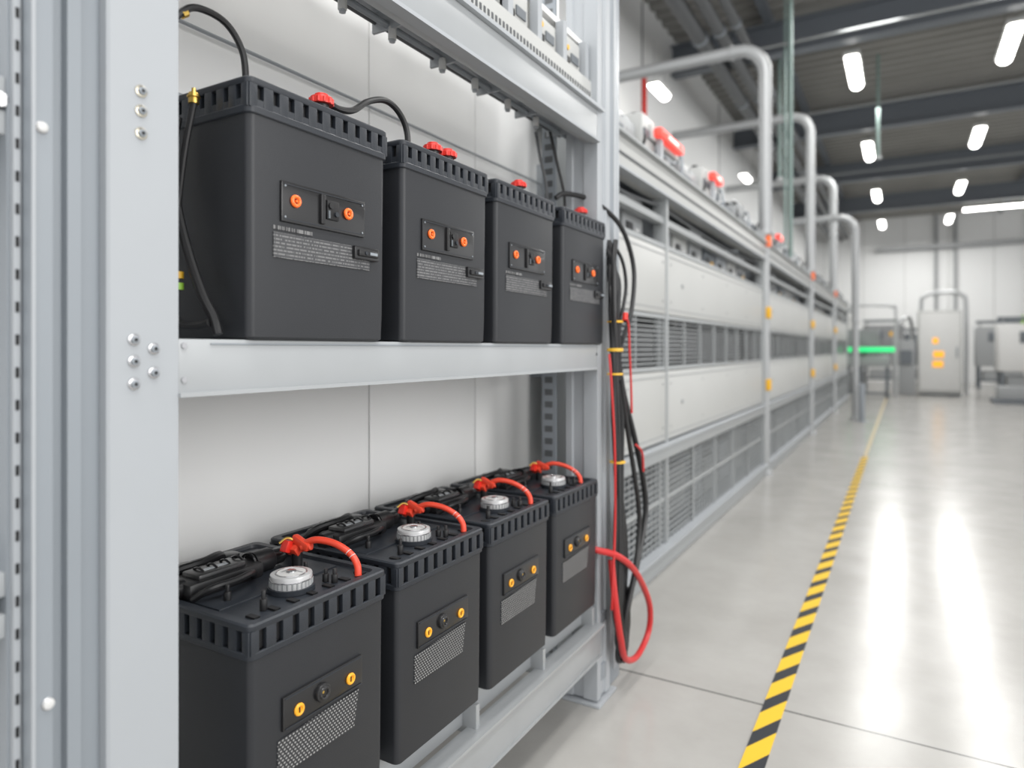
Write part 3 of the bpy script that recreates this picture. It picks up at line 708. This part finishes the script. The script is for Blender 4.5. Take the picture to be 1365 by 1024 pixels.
def machine(x, y, w, dd, h, c, name="machine_tool", label="off-white workshop machine on a dark stand"):
    e = thing(name, label, "machine", (x, y, 0), "workshop machines")
    m = M(); m.box(x, x+w, y, y+dd, .75, h, c, .03); part("housing", e, m)
    for a in (x+.05, x+w-.12):
        for b in (y+.05, y+dd-.12):
            m = M(); m.box(a, a+.07, b, b+.07, 0, .75, M_mod); part("leg", e, m)
    m = M(); m.box(x+.05, x+w-.05, y+.05, y+dd-.05, .25, .3, M_mod); m.box(x+.2, x+w-.3, y+.1, y+dd-.1, .3, .6, M_grill, .03); part("lower_shelf", e, m)
    m = M(); m.box(x+w*.2, x+w*.5, y-.02, y, h-.5, h-.2, M_mod, .005); m.box(x+w*.65, x+w*.75, y-.02, y, h-.4, h-.25, M_tag); part("control_panel", e, m)
    m = M(); m.cyl((x+w*.8, y+.2, h), (0, 0, 1), .04, .35, M_grnp, 12); part("beacon", e, m)
    m = M(); m.box(x, x+w, y+.3, y+.36, h+.1, h+.2, M_mod); m.box(x+.1, x+.15, y+.3, y+.36, h, h+.15, M_grill); m.box(x+w-.15, x+w-.1, y+.3, y+.36, h, h+.15, M_grill); part("top_rail", e, m)
machine(2.15, 21.8, 2.2, 1.0, 2.0, M_wht)
machine(2.1, 27.5, 1.6, 1.0, 2.1, M_grill)
machine(3.9, 27.6, 1.6, 1.0, 2.3, M_cream)
machine(-1.3, 27.5, 1.3, 1.0, 2.2, M_grilm)
machine(-2.9, 27.5, 1.2, 1.0, 2.6, M_cream)
machine(.0, 28.6, 1.6, .8, 1.9, M_mod)
m = M(); m.box(1.9, 4.5, 20.3, 21.2, .0, .10, M_mod); m.box(2.0, 2.6, 20.4, 21.0, .10, .42, M_grill, .02); m.box(2.8, 3.2, 20.4, 21.0, .10, .30, M_tag, .02); m.box(3.5, 4.3, 20.4, 21.0, .10, .42, M_mod, .02)
single("pallet", "low dark pallet loaded with grey and yellow crates", "pallet", m, (3.2, 20.7, 0))
e = thing("inspection_machine", "grey machine with a glowing green light bar", "machine", (-1.0, 20.9, 0))
m = M(); m.box(-1.9, -.35, 21.0, 21.8, .85, 1.15, M_grill, .03); m.box(-1.9, -.6, 21.3, 21.8, 1.15, 1.9, M_grilm, .03)
for xx in (-1.85, -1.1, -.45):
    m.box(xx, xx+.08, 21.05, 21.13, 0, .85, M_mod); m.box(xx, xx+.08, 21.65, 21.73, 0, .85, M_mod)
m.box(-1.8, -.9, 21.1, 21.7, .15, .7, M_grilm, .02); m.box(-1.85, -.4, 21.05, 21.1, .1, .16, M_mod); part("housing", e, m)
m = M(); m.box(-1.75, -.22, 20.8, 20.88, 1.26, 1.39, M_grn, .02); m.box(-1.0, -.9, 20.88, 21.3, 1.27, 1.37, M_mod); part("light_bar", e, m, "glowing green light bar")
m = M(); m.tube([(-.2, 21.4, 0), (-.2, 21.4, 2.3), (-.3, 21.4, 2.5), (-.5, 21.4, 2.55), (-1.3, 21.4, 2.55), (-1.5, 21.4, 2.4), (-1.5, 21.4, 1.8)], .035, M_pipe); part("tube_frame", e, m)
for xx in (1.1, 1.75, 4.1):
    m = M(); m.tube([(xx, 31.9, 0), (xx, 31.9, 6.7)], .06, M_grill, k=10, smooth=False)
    for z in (1.5, 3.5, 5.5): m.box(xx-.1, xx+.1, 31.9, 32, z, z+.06, M_steel2)
    single("wall_pipe", "grey vertical pipe on the back wall", "pipe", m, (xx, 31.9, 0), "wall pipes")
m = M(); m.box(-1, 8, 31.6, 32, 5.35, 5.5, M_grill); single("wall_duct", "grey horizontal cable duct on the back wall", "duct", m, (-1, 31.8, 5.35))

# ------------------------------------------------------------------ world + camera
w = bpy.data.worlds.new("World"); bpy.context.scene.world = w; w.use_nodes = True
bg = w.node_tree.nodes["Background"]; bg.inputs[0].default_value = (.98, .988, 1, 1); bg.inputs[1].default_value = 1.35
cam = bpy.data.cameras.new("Camera"); co = bpy.data.objects.new("Camera", cam); COL.objects.link(co)
cam.sensor_width = 36; cam.lens = 36*900/1365; cam.shift_y = -47/1365
co.location = (0, 0, H0); co.rotation_euler = (math.radians(90), 0, math.atan2(523, 900))
cam.dof.use_dof = True; cam.dof.focus_distance = 1.5; cam.dof.aperture_fstop = 1.8
cam.clip_start = .02
bpy.context.scene.camera = co
try:
    bpy.context.scene.view_settings.view_transform = 'Standard'
    bpy.context.scene.view_settings.exposure = -0.05
except Exception: pass
